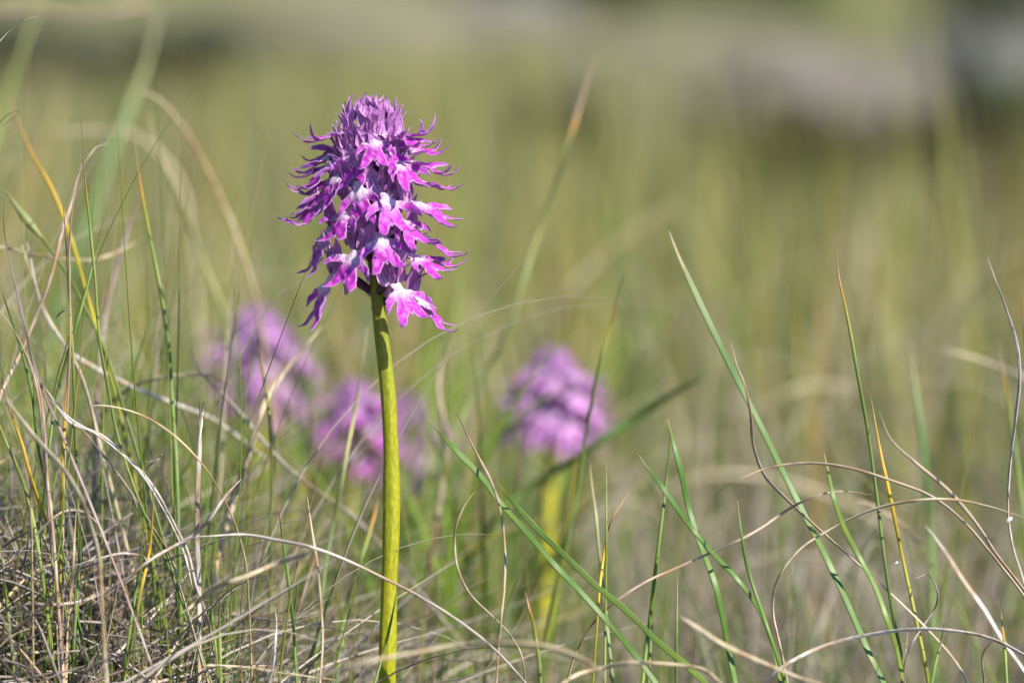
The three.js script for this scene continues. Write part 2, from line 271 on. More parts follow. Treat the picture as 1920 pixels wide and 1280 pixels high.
// ------------------------------------------------------------------ the orchids behind, out of focus
{
  const coarse = (pale) => Array.from({ length: 3 }, (_, i) => {
    const k = floweringKit(900 + i * 41, false); for (const g of [...k.sepals, k.petals, k.lip]) { const c = g.attributes.color; for (let q = 0; q < c.count; q++) c.setXYZ(q, lerp(c.getX(q), 0.68, pale), lerp(c.getY(q), 0.46, pale), lerp(c.getZ(q), 0.7, pale)); }
    const strip = (g) => { const c = g.clone(); c.deleteAttribute('uv'); return c; };
    return { lip: k.lip, rest: mergeGeometries([...k.sepals, k.petals, k.ovary, k.spur].map(strip)) };
  });
  const paleKits = coarse(0.52), deepKits = coarse(0.12);
  function backOrchid(label, top, bottom, foot, d, n, size, seed, tilt) {    // picture places of the spike's top and lowest flowers and of the stem's foot
    const R = rng(seed), g = new THREE.Group(); g.name = numbered('orchid'); scene.add(g);
    const a = at(...foot, d), b = at(...bottom, d), c = at(...top, d), base = V(a.x, 0, a.z - 0.01); base.y = groundAt(base.x, base.z); g.position.copy(base);
    tag(g, label, 'orchid', 'purple orchids in the meadow');
    const A = a.clone().sub(base), B = b.clone().sub(base), C = c.clone().sub(base);
    mesh('stem', tubeGeometry([V(0, -0.01, 0), A, A.clone().lerp(B, 0.5), B, B.clone().lerp(C, 0.5), C], (t) => (2.8 - 1.6 * smooth(0.7, 1, t)) * MM, (t) => mix3([0.46, 0.42, 0.03], [0.34, 0.34, 0.04], smooth(0.6, 1, t)), 40, 12), M.ovary, g);
    for (let k = 0; k < 4; k++) mesh('leaf', leafGeometry(V(0, 0.004, 0), R() * 6.28, 0.1 + 0.04 * R(), 0.011, 0.9, 0.9, seed + k, [0.05, 0.12, 0.02]), M.leaf, g);
    for (let k = 0; k < n; k++) {
      const t = k / (n - 1), kit = (seed === 62 ? deepKits : paleKits)[k % 3], f = new THREE.Group(); f.name = 'flower'; g.add(f);
      f.position.copy(B).lerp(C, t * 0.95); f.rotation.set(-(lerp(-8, 42, t * t) * Math.PI / 180), k * 2.39996 + R() * 0.5, tilt + (R() - 0.5) * 0.2, 'YXZ'); f.scale.setScalar(size * (0.84 + 0.22 * Math.sin(Math.PI * (0.2 + 0.7 * t))));
      mesh('hood', kit.rest, M.petal, f);
      if (t < 0.96) { const l = mesh('lip', kit.lip, M.petal, f); l.position.set(0, THROAT.y - 0.7 * MM, THROAT.z + 0.2 * MM); l.rotation.x = (R() - 0.5) * 0.4; l.scale.setScalar(1.22); }
    }
  }
  backOrchid('blurred pale purple orchid left of the sharp stem, beside the thick dry stalk', [478, 640], [496, 742], [492, 1240], 1.9, 24, 1.1, 61, 0);
  backOrchid('blurred deep violet orchid low behind the sharp stem, just left of it', [668, 765], [657, 845], [650, 1240], 1.84, 18, 0.84, 62, 0.05);
  backOrchid('blurred pale mauve orchid just right of the sharp stem, lowest flower spike', [766, 800], [768, 885], [764, 1240], 1.92, 22, 1.0, 63, 0);
  backOrchid('blurred rounded purple orchid with white patches on a yellow stem, right of the sharp orchid', [1038, 712], [1035, 800], [1018, 1250], 1.86, 34, 0.96, 64, 0);
}

// ------------------------------------------------------------------ the ground: one sheet out to the horizon, finer near the orchid
{
  const pos = [], col = [], idx = [], radii = [], NA = 220; let r = 0.01;
  while (r < 3000) { radii.push(r); r += Math.max(0.02, r * 0.045); }
  radii.push(3000);
  for (const q of radii) for (let k = 0; k < NA; k++) {
    const a = k / NA * 2 * Math.PI, x = q * Math.cos(a), z = -1.0 + q * Math.sin(a);
    pos.push(x, groundAt(x, z), z);
    const n = 0.5 + 0.5 * noise(x * 5, 2, z * 5), m = 0.5 + 0.5 * noise(x * 40, 4, z * 40), far = smooth(3, 9, -z) ;
    let c = mix3([0.045, 0.034, 0.023], [0.14, 0.115, 0.085], 0.6 * n + 0.4 * m);
    c = mix3(c, mix3([0.09, 0.12, 0.035], [0.21, 0.19, 0.12], smooth(0.3, 0.75, 0.5 + 0.5 * noise(x * 0.9, 8, z * 0.9))), far);
    col.push(...c);
  }
  for (let i = 0; i + 1 < radii.length; i++) for (let k = 0; k < NA; k++) { const a = i * NA + k, b = i * NA + (k + 1) % NA; idx.push(a, a + NA, b, b, a + NA, b + NA); }
  for (let k = 1; k + 1 < NA; k++) idx.push(0, k, k + 1);
  const g = geom(pos, idx, col); { const n = g.attributes.normal; let s = 0; for (let i = 0; i < n.count; i++) s += n.getY(i); if (s < 0) { for (let i = 0; i < idx.length; i += 3) [idx[i], idx[i + 1]] = [idx[i + 1], idx[i]]; g.setIndex(idx); g.computeVertexNormals(); } }
  tag(mesh('ground', g, M.soil), 'brown meadow soil under the grass', null, null, 'structure');
}
// ------------------------------------------------------------------ stones far behind
function stone(label, x, y, d, size, seed, tone) {
  const g0 = new THREE.IcosahedronGeometry(1, 12), p = g0.attributes.position, col = [], v = V(0, 0, 0);
  for (let i = 0; i < p.count; i++) {
    v.fromBufferAttribute(p, i);
    let f = 1 + 0.22 * noise(v.x * 1.1 + seed, v.y * 1.1, v.z * 1.1) + 0.09 * noise(v.x * 3 + seed, v.y * 3, v.z * 3) + 0.03 * noise(v.x * 9, v.y * 9 + seed, v.z * 9);
    const flat = 0.78 + 0.1 * noise(v.x, v.z, seed); const yy = Math.min(v.y * f, flat);
    p.setXYZ(i, v.x * f * size[0], yy * size[1], v.z * f * size[2]);
    const n = 0.5 + 0.5 * noise(v.x * 4, v.y * 4 + seed, v.z * 4); let c = mix3(tone.map((q) => q * 0.65), tone, n); if (noise(v.x * 7 + seed, v.y * 7, v.z * 7) > 0.5) c = tone.map((q) => q * 1.3); col.push(...c);
  }
  g0.setAttribute('color', new THREE.Float32BufferAttribute(col, 3)); g0.computeVertexNormals();
  const m = mesh('rock', g0, M.rock), q = at(x, y, d);
  m.position.set(q.x, groundAt(q.x, q.z) + size[1] * 0.55, q.z); m.rotation.y = seed;
  tag(m, label, 'rock', 'pale rocks at the back of the meadow');
}
stone('large blurred pinkish grey rock at the upper right with a dark hollow beneath', 1530, 165, 5.5, [0.22, 0.08, 0.13], 1.2, [0.16, 0.14, 0.125]);
stone('blurred bluish grey rock cut off by the right edge near the top', 1915, 150, 5.7, [0.15, 0.10, 0.13], 2.6, [0.13, 0.13, 0.118]);
stone('wide blurred beige rock at the top of the picture above the sharp orchid', 660, 40, 7.8, [0.30, 0.08, 0.18], 3.9, [0.19, 0.175, 0.13]);
stone('small blurred grey rock at the upper left above the horizontal straw', 60, 90, 7.2, [0.16, 0.07, 0.14], 5.1, [0.22, 0.20, 0.185]);
stone('low blurred pale rock left of the large pinkish rock', 1290, 130, 7.4, [0.18, 0.07, 0.12], 6.3, [0.22, 0.21, 0.165]);
stone('blurred grey rock near the top edge left of the centre line of the picture', 930, 70, 8.4, [0.2, 0.08, 0.14], 7.7, [0.20, 0.19, 0.17]);
// ------------------------------------------------------------------ low shrubs far behind: a stem with limbs and a crown of many small leaves
function shrub(label, x, y, d, w, h, seed, tone) {
  const R = rng(seed), g = new THREE.Group(), q = at(x, y, d); g.name = numbered('shrub'); scene.add(g); g.position.set(q.x, groundAt(q.x, q.z) - 0.01, q.z);
  tag(g, label, 'shrub', 'low shrubs at the back of the meadow');
  const limbs = [], ends = [];
  for (let k = 0; k < 9; k++) {
    const a = R() * 6.28, e = V(Math.cos(a) * w * 0.4 * (0.3 + R()), h * (0.5 + 0.45 * R()), Math.sin(a) * w * 0.4 * (0.3 + R())); ends.push(e);
    limbs.push(tubeGeometry([V(0, 0, 0), e.clone().multiplyScalar(0.45).add(V(0, h * 0.1, 0)), e], (t) => 0.008 * (1 - 0.8 * t), () => [0.12, 0.09, 0.06], 8, 6));
  }
  mesh('stem', mergeGeometries(limbs), M.bark, g);
  const pos = [], col = [], idx = [];
  for (let n = 0; n < 6500; n++) {
    const e = ends[Math.floor(R() * ends.length)], k = 0.5 + 0.5 * R(), c = e.clone().multiplyScalar(k).add(V((R() - 0.5) * w * 0.36, (R() - 0.5) * h * 0.3, (R() - 0.5) * w * 0.36)); if (c.y < 0.01) c.y = 0.01 + R() * 0.05;
    const a = R() * 6.28, t = (R() - 0.3) * 1.4, l = 0.016 + 0.018 * R(), u = V(Math.cos(a) * Math.cos(t), Math.sin(t), Math.sin(a) * Math.cos(t)), s = V(-Math.sin(a), 0.3 * (R() - 0.5), Math.cos(a)), b = pos.length / 3;
    for (const [p, q2] of [[0, 0], [0.5, 0.32], [1, 0], [0.5, -0.32]]) { const v = c.clone().addScaledVector(u, l * p).addScaledVector(s, l * q2); pos.push(v.x, v.y, v.z); const f = 0.7 + 0.6 * R(); col.push(tone[0] * f, tone[1] * f, tone[2] * f); }
    idx.push(b, b + 1, b + 2, b, b + 2, b + 3);
  }
  mesh('foliage', geom(pos, idx, col), M.leaf, g);
}
shrub('dark green shrub filling the top right corner behind the grey rock', 1900, 40, 9.0, 0.4, 0.16, 71, [0.04, 0.065, 0.025]);
shrub('mid green shrub at the top edge between the two right hand rocks and the middle', 1400, 40, 9.4, 0.36, 0.14, 72, [0.10, 0.15, 0.04]);
shrub('green shrub clump at the right edge below the bluish rock', 1950, 330, 4.2, 0.24, 0.14, 73, [0.055, 0.07, 0.03]);
shrub('bluish dark low shrub behind the tall blurred orange tipped blade', 1065, 215, 5.3, 0.13, 0.07, 74, [0.042, 0.062, 0.055]);
shrub('brownish low bush in the hollow under the pinkish rock', 1530, 280, 4.8, 0.22, 0.07, 75, [0.11, 0.10, 0.04]);
shrub('grey green shrub at the upper left of the picture behind the tall blades', 170, 130, 6.3, 0.42, 0.13, 76, [0.12, 0.145, 0.085]);
shrub('grey green shrub at the top between the beige rock and the right hand shrubs', 1080, 30, 9.6, 0.6, 0.2, 77, [0.09, 0.13, 0.055]);

// ------------------------------------------------------------------ grass that nobody could count
class Blades {
  constructor() { this.pos = []; this.col = []; this.idx = []; }
  // sides 2: a flat ribbon, 3: a wiry three-sided leaf
  add(x, y, z, az, lean, bend, len, w, c0, c1, c2, segs, sides, wob, R) {
    let px = x, py = y, pz = z; const ph = R() * 6.28, sa = Math.cos(az), ca = Math.sin(az), b = this.pos.length / 3, tw = R() * 3.14;
    for (let i = 0; i <= segs; i++) {
      const t = i / segs, a = lean + bend * t * t + wob * Math.sin(ph + t * 4), r = w * 0.5 * Math.min(1, 1.25 * (1 - t) + 0.08), c = t < 0.6 ? mix3(c0, c1, t / 0.6) : mix3(c1, c2, (t - 0.6) / 0.4), s = Math.sin(a), k = Math.cos(a);
      const sx = -ca, sz = sa, nx = k * sa, ny = -s, nz = k * ca;      // sideways and "up" of the blade
      for (let q = 0; q < sides; q++) {
        const g = sides === 2 ? tw + q * Math.PI : q * 2.0944 + tw, u = Math.cos(g) * r, v = Math.sin(g) * r;
        this.pos.push(px + sx * u + nx * v, py + ny * v, pz + sz * u + nz * v); this.col.push(c[0], c[1], c[2]);
      }
      const st = len / segs, side = wob * 0.5 * Math.sin(ph * 2 + t * 5); px += st * (s * sa + side * sx); py += st * k; pz += st * (s * ca + side * sz);
      const gy = groundAt(px, pz) + 0.001; if (py < gy) py = gy;
    }
    for (let i = 0; i < segs; i++) for (let q = 0; q < (sides === 2 ? 1 : sides); q++) { const a = b + i * sides + q, n = b + i * sides + (q + 1) % sides; this.idx.push(a, n, a + sides, n, n + sides, a + sides); }
  }
  build(name, mat, label) { return tag(mesh(name, geom(this.pos, this.idx, this.col), mat), label, 'grass', null, 'stuff'); }
}
const GREEN = [[0.13, 0.22, 0.022], [0.16, 0.25, 0.03], [0.20, 0.27, 0.022], [0.09, 0.18, 0.03], [0.23, 0.28, 0.04]];
const DRY = [[0.40, 0.335, 0.285], [0.29, 0.245, 0.21], [0.49, 0.42, 0.36], [0.22, 0.19, 0.18], [0.38, 0.28, 0.17], [0.13, 0.10, 0.08]];
const pick = (R, a) => a[Math.floor(R() * a.length)], vary = (R, c, k = 0.25) => { const f = 1 + (R() - 0.5) * 2 * k; return [c[0] * f, c[1] * f, c[2] * f * (1 + (R() - 0.5) * 0.2)]; };
const stemX = at(733, 1200, FOCUS).x;
const column = (x, z) => 960 + x / (TX * (FOCUS - z)) * 960;
const keepsClear = (x, z) => (z > -0.03 && Math.abs(x - stemX) < 0.035) || (z > -0.35 && z < -0.02 && Math.abs(column(x, z) - 1025) < 55);     // nothing grows right in front of the sharp stem
{
  // the tussock at the left and its thatch, in focus
  const dry = new Blades(), green = new Blades(), R = rng(5);
  for (let n = 0; n < 3500; n++) {
    const far = R(), x = lerp(-0.24, 0.02, Math.pow(R(), 1.15)), z = lerp(0.10, -0.28, far); if (keepsClear(x, z)) continue;
    const side = smooth(0.03, -0.13, x), front = z > 0.03 ? 0.55 : 1, l = lerp(0.05, 0.15, R()) * lerp(0.55, 1.05, side) * front, flatter = R() < 0.5;
    const c = vary(R, pick(R, DRY)), c0 = mix3(c, [0.3, 0.2, 0.15], 0.3 * R());
    dry.add(x, groundAt(x, z) + (flatter ? R() * 0.085 * side * front : 0), z, R() * 6.28, flatter ? 0.8 + R() * 0.8 : R() * 0.7, (R() - 0.35) * 2.2, l, (0.7 + 0.85 * R() * R()) * MM, c0, c, vary(R, c, 0.1), 9, 3, 0.22 * R(), R);
  }
  for (let n = 0; n < 2700; n++) {
    const x = lerp(-0.24, 0.03, Math.pow(R(), 1.3)), z = lerp(0.09, -0.34, R()); if (keepsClear(x, z)) continue;
    const side = smooth(0.02, -0.14, x), front = z > 0.03 ? 0.5 : 1, tall = R() < 0.12, l = lerp(0.06, 0.15, R()) * lerp(0.65, 1, side) * front * (tall ? 1.45 : 1), c = vary(R, pick(R, GREEN)), tip = R() < 0.4 ? [0.42, 0.26, 0.10] : c;
    green.add(x, groundAt(x, z), z, R() * 6.28, R() * 0.35, (R() - 0.3) * 0.8, l, (0.8 + 0.9 * R()) * MM, mix3(c, [0.3, 0.3, 0.12], 0.4), c, tip, 9, 3, 0.1 * R(), R);
  }
  for (let n = 0; n < 240; n++) {
    const tan = R() < 0.35, x = lerp(-0.235, -0.09, Math.pow(R(), 1.2)), z = lerp(0.04, -0.14, R()), c = vary(R, tan ? pick(R, [[0.42, 0.35, 0.29], [0.34, 0.28, 0.25], [0.46, 0.38, 0.27]]) : pick(R, GREEN)), l = lerp(0.14, 0.30, R()) * (z > 0.01 ? 0.6 : 1);
    (tan ? dry : green).add(x, groundAt(x, z), z, R() * 6.28, R() * 0.3, tan ? 0.3 + R() * 1.8 : (R() - 0.3) * 0.7, l, (0.7 + 0.6 * R()) * MM, c, c, tan ? c : R() < 0.5 ? [0.40, 0.24, 0.09] : c, 18, 3, 0.14 * R(), R);
  }
  for (let n = 0; n < 1500; n++) {         // the matted layer that lies on top
    const x = lerp(-0.24, -0.035, Math.pow(R(), 1.1)), z = lerp(0.07, -0.16, R()), top = lerp(0.115, 0.06, smooth(-0.17, -0.05, x)) * (z > 0.02 ? 0.75 : 1), c = vary(R, pick(R, DRY), 0.3); if (keepsClear(x, z)) continue;
    dry.add(x, groundAt(x, z) + top * (0.35 + 0.65 * Math.sqrt(R())), z, R() * 6.28, 0.9 + R() * 0.9, (R() - 0.3) * 1.6, lerp(0.04, 0.11, R()), (0.8 + 0.7 * R()) * MM, c, c, vary(R, c, 0.15), 9, 3, 0.25 * R(), R);
  }
  dry.build('thatch', M.straw, 'dense tangle of dry grey and tan grass at the lower left foot of the orchid');
  green.build('tussock_grass', M.leaf, 'thin green grass growing up through the dry tangle at the lower left');
}
{
  // sparser ground cover around and behind to the right
  const dry = new Blades(), green = new Blades(), R = rng(6);
  for (let n = 0; n < 9500; n++) {
    const d = lerp(1.25, 2.9, Math.pow(R(), 0.9)), z = FOCUS - d, x = (R() - 0.45) * (0.42 + 0.3 * d); if (keepsClear(x, z) || (d < 1.72 && R() < 0.55)) continue;
    const c = vary(R, pick(R, DRY)), lie = R() < 0.6, clump = smooth(-0.1, 0.5, noise(x * 6, 3, z * 6));
    dry.add(x, groundAt(x, z) + (lie ? R() * 0.035 : 0), z, R() * 6.28, lie ? 0.9 + R() * 0.7 : R() * 0.9, (R() - 0.2) * 2.2, lerp(0.05, 0.14, R()) * (0.6 + 0.5 * clump) * (d < 1.45 ? 0.55 : 1), (0.5 + 0.8 * R()) * MM, mix3(c, [0.2, 0.15, 0.12], 0.3), c, c, 8, 3, 0.22 * R(), R);
  }
  for (let n = 0; n < 5200; n++) {
    const d = lerp(1.3, 2.9, Math.pow(R(), 0.8)), z = FOCUS - d, x = (R() - 0.5) * (0.42 + 0.3 * d); if (keepsClear(x, z) || (d < 1.6 && R() < 0.75)) continue;
    const c = vary(R, pick(R, GREEN)), tip = R() < 0.4 ? [0.40, 0.28, 0.12] : c, l = lerp(0.06, 0.19, R() * R()) * (d < 1.5 ? 0.6 : 1) * (R() < 0.06 ? 1.4 : 1);
    green.add(x, groundAt(x, z), z, R() * 6.28, R() * 0.4, (R() - 0.3) * 0.9, l, (0.8 + 1.2 * R()) * MM, mix3(c, [0.3, 0.3, 0.12], 0.35), c, tip, 8, 3, 0.1 * R(), R);
  }
  for (let n = 0; n < 560; n++) {
    const d = lerp(1.62, 2.15, R()), z = FOCUS - d, x = lerp(-0.26, 0.02, R()) * d / 1.6; if (keepsClear(x, z)) continue; const c = vary(R, mix3([0.12, 0.24, 0.025], [0.2, 0.27, 0.03], R()));
    green.add(x, groundAt(x, z), z, R() * 6.28, R() * 0.5, R() * 1.1, lerp(0.08, 0.2, R()), (2 + 3 * R()) * MM, c, c, R() < 0.25 ? [0.45, 0.30, 0.06] : c, 9, 2, 0.08, R);
  }
  for (let n = 0; n < 110; n++) {         // pale matted arcs at the right, just behind the sharp blades
    const d = lerp(1.66, 2.0, R()), z = FOCUS - d, x = (lerp(1180, 1900, Math.pow(R(), 1.4)) - 960) / 960 * TX * d, c = vary(R, [0.38, 0.325, 0.28], 0.3);
    dry.add(x, groundAt(x, z) + R() * 0.01, z, (R() < 0.7 ? -1.5 : 1.5) + (R() - 0.5) * 1.2, 0.15 + R() * 0.5, 1.6 + R() * 1.0, lerp(0.10, 0.19, R()), (0.8 + 0.8 * R()) * MM, c, c, c, 14, 3, 0.1 * R(), R);
  }
  dry.build('dry_grass', M.straw, 'loose dry grass lying between the blurred orchids and over to the right');
  green.build('green_grass', M.leaf, 'blurred green grass standing around the out of focus orchids');
}
{
  // the meadow running back out of focus
  const field = new Blades(), straw = new Blades(), R = rng(7);
  for (let n = 0; n < 52000; n++) {
    const d = lerp(2.6, 13, Math.pow(R(), 1.25)), z = FOCUS - d, x = (R() - 0.5) * (0.7 + 0.42 * d), patch = noise(x * 0.9, 1, z * 0.6), p2 = noise(x * 2.3 + 7, 4, z * 1.6);
    if (p2 < -0.2 && R() < 0.75) continue;
    { const c = column(x, z); if (R() < 0.6 && ((c > 1840 && c < 2150 && d < 4.15 && d > 2.9) || (c > 985 && c < 1150 && d > 3.9 && d < 5.1))) continue; }
    if (d > 4.4 && d < 5.9 && x > 0.05 && R() < 0.6) continue;
    const dryish = R() < 0.48 + 0.3 * patch, l = lerp(0.05, 0.17, R()) * (d > 5 ? 0.75 : 1) * (0.8 + 0.35 * p2) * (R() < 0.05 ? 1.5 : 1), w = (1.2 + 1.6 * R()) * MM * (0.8 + 0.09 * d);
    if (dryish) { const c = vary(R, [0.36, 0.32, 0.20], 0.4); straw.add(x, groundAt(x, z), z, R() * 6.28, R() * 0.8, (R() - 0.2) * 1.8, l, w * 0.8, c, c, c, 4, 2, 0.15 * R(), R); }
    else { const c = vary(R, mix3(pick(R, GREEN), [0.27, 0.26, 0.075], 0.5 + 0.45 * p2), 0.35); field.add(x, groundAt(x, z), z, R() * 6.28, R() * 0.4, (R() - 0.3) * 0.9, l, w, c, c, mix3(c, [0.35, 0.3, 0.12], R() * 0.7), 4, 2, 0.08, R); }
  }
  for (let n = 0; n < 1700; n++) {         // taller stems that draw streaks through the blur
    const d = lerp(1.95, 3.6, R()), z = FOCUS - d, x = (R() - 0.5) * (0.3 + 0.3 * d), c = vary(R, pick(R, [[0.22, 0.27, 0.04], [0.36, 0.34, 0.07], [0.42, 0.28, 0.08], [0.10, 0.19, 0.04], [0.06, 0.11, 0.025]]), 0.4); if (keepsClear(x, z)) continue;
    field.add(x, groundAt(x, z), z, R() * 6.28, R() * 0.25, (R() - 0.3) * 0.9, lerp(0.14, 0.30, R() * R()), (1.6 + 2.6 * R()) * MM, c, c, mix3(c, [0.45, 0.32, 0.12], R()), 8, 2, 0.08, R);
  }
  for (let n = 0; n < 900; n++) {
    const d = lerp(1.68, 3.2, R() * R() * 0.6 + R() * 0.4), z = FOCUS - d, x = (R() - 0.3) * (0.3 + 0.3 * d), c = vary(R, [0.44, 0.375, 0.27], 0.35); if (keepsClear(x, z)) continue;
    straw.add(x, groundAt(x, z), z, R() * 6.28, R() * 0.6, 0.6 + R() * 2.2, lerp(0.10, 0.24, R()), (0.9 + 1.2 * R()) * MM, c, c, c, 10, 3, 0.12 * R(), R);
  }
  field.build('meadow_grass', M.leaf, 'blurred yellow green meadow grass running back to the rocks');
  straw.build('meadow_straw', M.straw, 'blurred dry straw mixed into the meadow grass behind');
}

// ------------------------------------------------------------------ the blades and stalks that can be told apart, each a thing of its own
const INK = {       // colour stops from the first point given to the root
  green: [[0, [0.30, 0.20, 0.08]], [0.05, [0.13, 0.23, 0.04]], [1, [0.16, 0.25, 0.04]]],
  deep: [[0, [0.35, 0.30, 0.15]], [0.04, [0.09, 0.19, 0.035]], [1, [0.12, 0.21, 0.03]]],
  blue: [[0, [0.5, 0.45, 0.36]], [0.08, [0.25, 0.30, 0.13]], [0.2, [0.14, 0.25, 0.07]], [1, [0.11, 0.21, 0.045]]],
  lime: [[0, [0.3, 0.3, 0.1]], [0.1, [0.20, 0.27, 0.06]], [1, [0.17, 0.25, 0.06]]],
  brownTip: [[0, [0.30, 0.17, 0.08]], [0.067, [0.38, 0.25, 0.10]], [0.092, [0.50, 0.30, 0.04]], [0.113, [0.20, 0.26, 0.05]], [1, [0.13, 0.24, 0.06]]],
  orangeTip: [[0, [0.40, 0.27, 0.15]], [0.048, [0.42, 0.30, 0.18]], [0.080, [0.55, 0.27, 0.03]], [0.112, [0.30, 0.30, 0.04]], [0.180, [0.16, 0.24, 0.05]], [1, [0.12, 0.22, 0.05]]],
  yellow: [[0, [0.36, 0.24, 0.16]], [0.072, [0.55, 0.30, 0.05]], [0.180, [0.58, 0.40, 0.03]], [0.360, [0.34, 0.35, 0.03]], [1, [0.14, 0.24, 0.05]]],
  tan: [[0, [0.380, 0.287, 0.207]], [0.5, [0.437, 0.333, 0.241]], [1, [0.356, 0.265, 0.172]]],
  straw: [[0, [0.483, 0.402, 0.270]], [1, [0.425, 0.339, 0.213]]],
  warm: [[0, [0.44, 0.35, 0.22]], [0.7, [0.48, 0.34, 0.16]], [0.88, [0.55, 0.31, 0.07]], [1, [0.22, 0.25, 0.06]]],
  grey: [[0, [0.437, 0.380, 0.339]], [0.5, [0.391, 0.328, 0.282]], [1, [0.345, 0.282, 0.236]]],
  pale: [[0, [0.598, 0.546, 0.494]], [1, [0.506, 0.448, 0.397]]],
  mauve: [[0, [0.265, 0.201, 0.201]], [1, [0.333, 0.259, 0.236]]],
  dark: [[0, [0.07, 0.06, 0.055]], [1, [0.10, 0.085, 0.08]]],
  sage: [[0, [0.34, 0.25, 0.20]], [0.08, [0.36, 0.25, 0.16]], [0.095, [0.50, 0.25, 0.06]], [0.12, [0.26, 0.29, 0.10]], [1, [0.24, 0.29, 0.10]]],
  fade: [[0, [0.42, 0.40, 0.24]], [0.245, [0.36, 0.38, 0.17]], [0.420, [0.17, 0.26, 0.07]], [1, [0.13, 0.24, 0.06]]],
};
const WET = { tan: 1, straw: 1, warm: 1, grey: 1, pale: 1, mauve: 1, dark: 1 };
let bladeSeed = 0;
// w: width in picture points if it stood at the orchid; d0, d1: metres from the lens at the first and last point; root: does it go on down to the ground
function blade(name, label, ink, w, d0, d1, path, root = true, flat = 0) {
  const q = path.trim().split(/\s+/).map((s) => s.split(',').map(Number)), R = rng(3000 + bladeSeed++), ph = R() * 6.28, stops = INK[ink], dryOne = !!WET[ink];
  const pts = q.map(([x, y], i) => at(x + (dryOne && i ? (R() - 0.5) * 3 : 0), y + (dryOne && i ? (R() - 0.5) * 3 : 0), lerp(d0, d1, i / (q.length - 1)) + 0.004 * Math.sin(ph + i * 1.7)));
  if (root) {
    const b = pts[pts.length - 1], a = pts[pts.length - 2], t = b.clone().sub(a).normalize(), g = V(b.x, 0, b.z), drop = b.y - groundAt(b.x, b.z), k = drop * Math.min(1.2, Math.hypot(t.x, t.z) / Math.max(0.3, -t.y)) * 0.7;
    const h = V(t.x, 0, t.z).normalize(); if (t.lengthSq() > 0) { g.addScaledVector(h, k); g.y = groundAt(g.x, g.z) - 0.006; if (drop > 0.01) pts.push(V(lerp(b.x, g.x, 0.62), lerp(b.y, g.y, 0.5), lerp(b.z, g.z, 0.62))); pts.push(g); }
  }
  const foot = root ? pts[pts.length - 1].clone() : pts[0].clone(), o = pts.map((p) => p.clone().sub(foot)), segs = Math.min(110, Math.max(24, q.length * 9)), rad = w * PXM * (dryOne ? 0.5 : w > 8.5 && w < 11 ? 0.58 : 0.52), s0 = R() * 50;
  const paint = (t, a) => {
    let i = 0; while (i + 2 < stops.length && t > stops[i + 1][0]) i++;
    const [t0, c0] = stops[i], [t1, c1] = stops[i + 1], c = mix3(c0, c1, clamp((t - t0) / (t1 - t0 + 1e-6)));
    const rib = 1 + (dryOne ? 0.16 : 0.12) * Math.cos(a * 3 + 1) + (dryOne ? 0.22 : 0.12) * noise(t * 30 + s0, Math.cos(a) * 0.8, Math.sin(a) * 0.8) + 0.12 * noise(t * 6 + s0, 4, 0);
    const m = dryOne ? mix3(c, [c[0] * 0.75, c[1] * 0.62, c[2] * 0.5], smooth(0.2, 0.6, noise(t * 9 + s0, 9, 1))) : mix3(c, [c[0] * 1.35, c[1] * 1.2, c[2] * 1.1], smooth(0.1, 0.7, noise(t * 5 + s0, 2, 1)));
    const spot = smooth(0.55, 0.7, noise(t * 38 + s0, Math.cos(a), 6)), r = dryOne ? mix3(m, [0.10, 0.075, 0.06], 0.7 * spot) : mix3(m, [0.26, 0.19, 0.06], 0.6 * spot);
    return r.map((v) => v * rib);
  };
  const g = tubeGeometry(o, (t) => rad * Math.min(1, 0.12 + (root ? t * (w > 8.5 && w < 11 ? 9 : 6) : Math.min(t, 1 - t) * 9)) * (1 + 0.08 * noise(t * 12, s0, 3)), paint, segs, 8, flat || (dryOne ? lerp(0.42, 0.85, R()) : 0.62), V(0.25 * Math.sin(ph), 0.15, 1), 0, false, dryOne ? (R() - 0.5) * 9 : (R() - 0.5) * 1.2);
  const m = mesh(name, g, dryOne ? M.straw : M.leaf); m.position.copy(foot);
  if (/weathered|S shaped|sweeping|frayed|second pale/.test(label)) {      // torn fibres
    const curve = new THREE.CatmullRomCurve3(o, false, 'centripetal'), fib = [];
    for (let k = 0; k < 9; k++) {
      const t = 0.03 + 0.8 * R(), p = curve.getPointAt(t), d = curve.getTangentAt(t).multiplyScalar(R() < 0.5 ? -1 : 1), u = V(R() - 0.5, R() - 0.3, R() * 0.5).normalize(), l = (2 + 4 * R()) * MM;
      fib.push(tubeGeometry([p, p.clone().addScaledVector(d, l * 0.6).addScaledVector(u, l * 0.25), p.clone().addScaledVector(d, l).addScaledVector(u, l * 0.7)], (s) => 0.16 * (1 - 0.85 * s) * MM, () => [0.42, 0.36, 0.3], 6, 5));
    }
    mesh('torn_fibre', mergeGeometries(fib), M.straw, m).userData.kind = 'stuff';
  }
  return tag(m, label, name === 'grass_blade' ? 'grass blade' : 'dry stalk', name === 'grass_blade' ? 'single grass blades around the orchids' : 'single dry stalks around the orchids');
}
const G = (...a) => blade('grass_blade', ...a), S = (...a) => blade('dry_stalk', ...a);
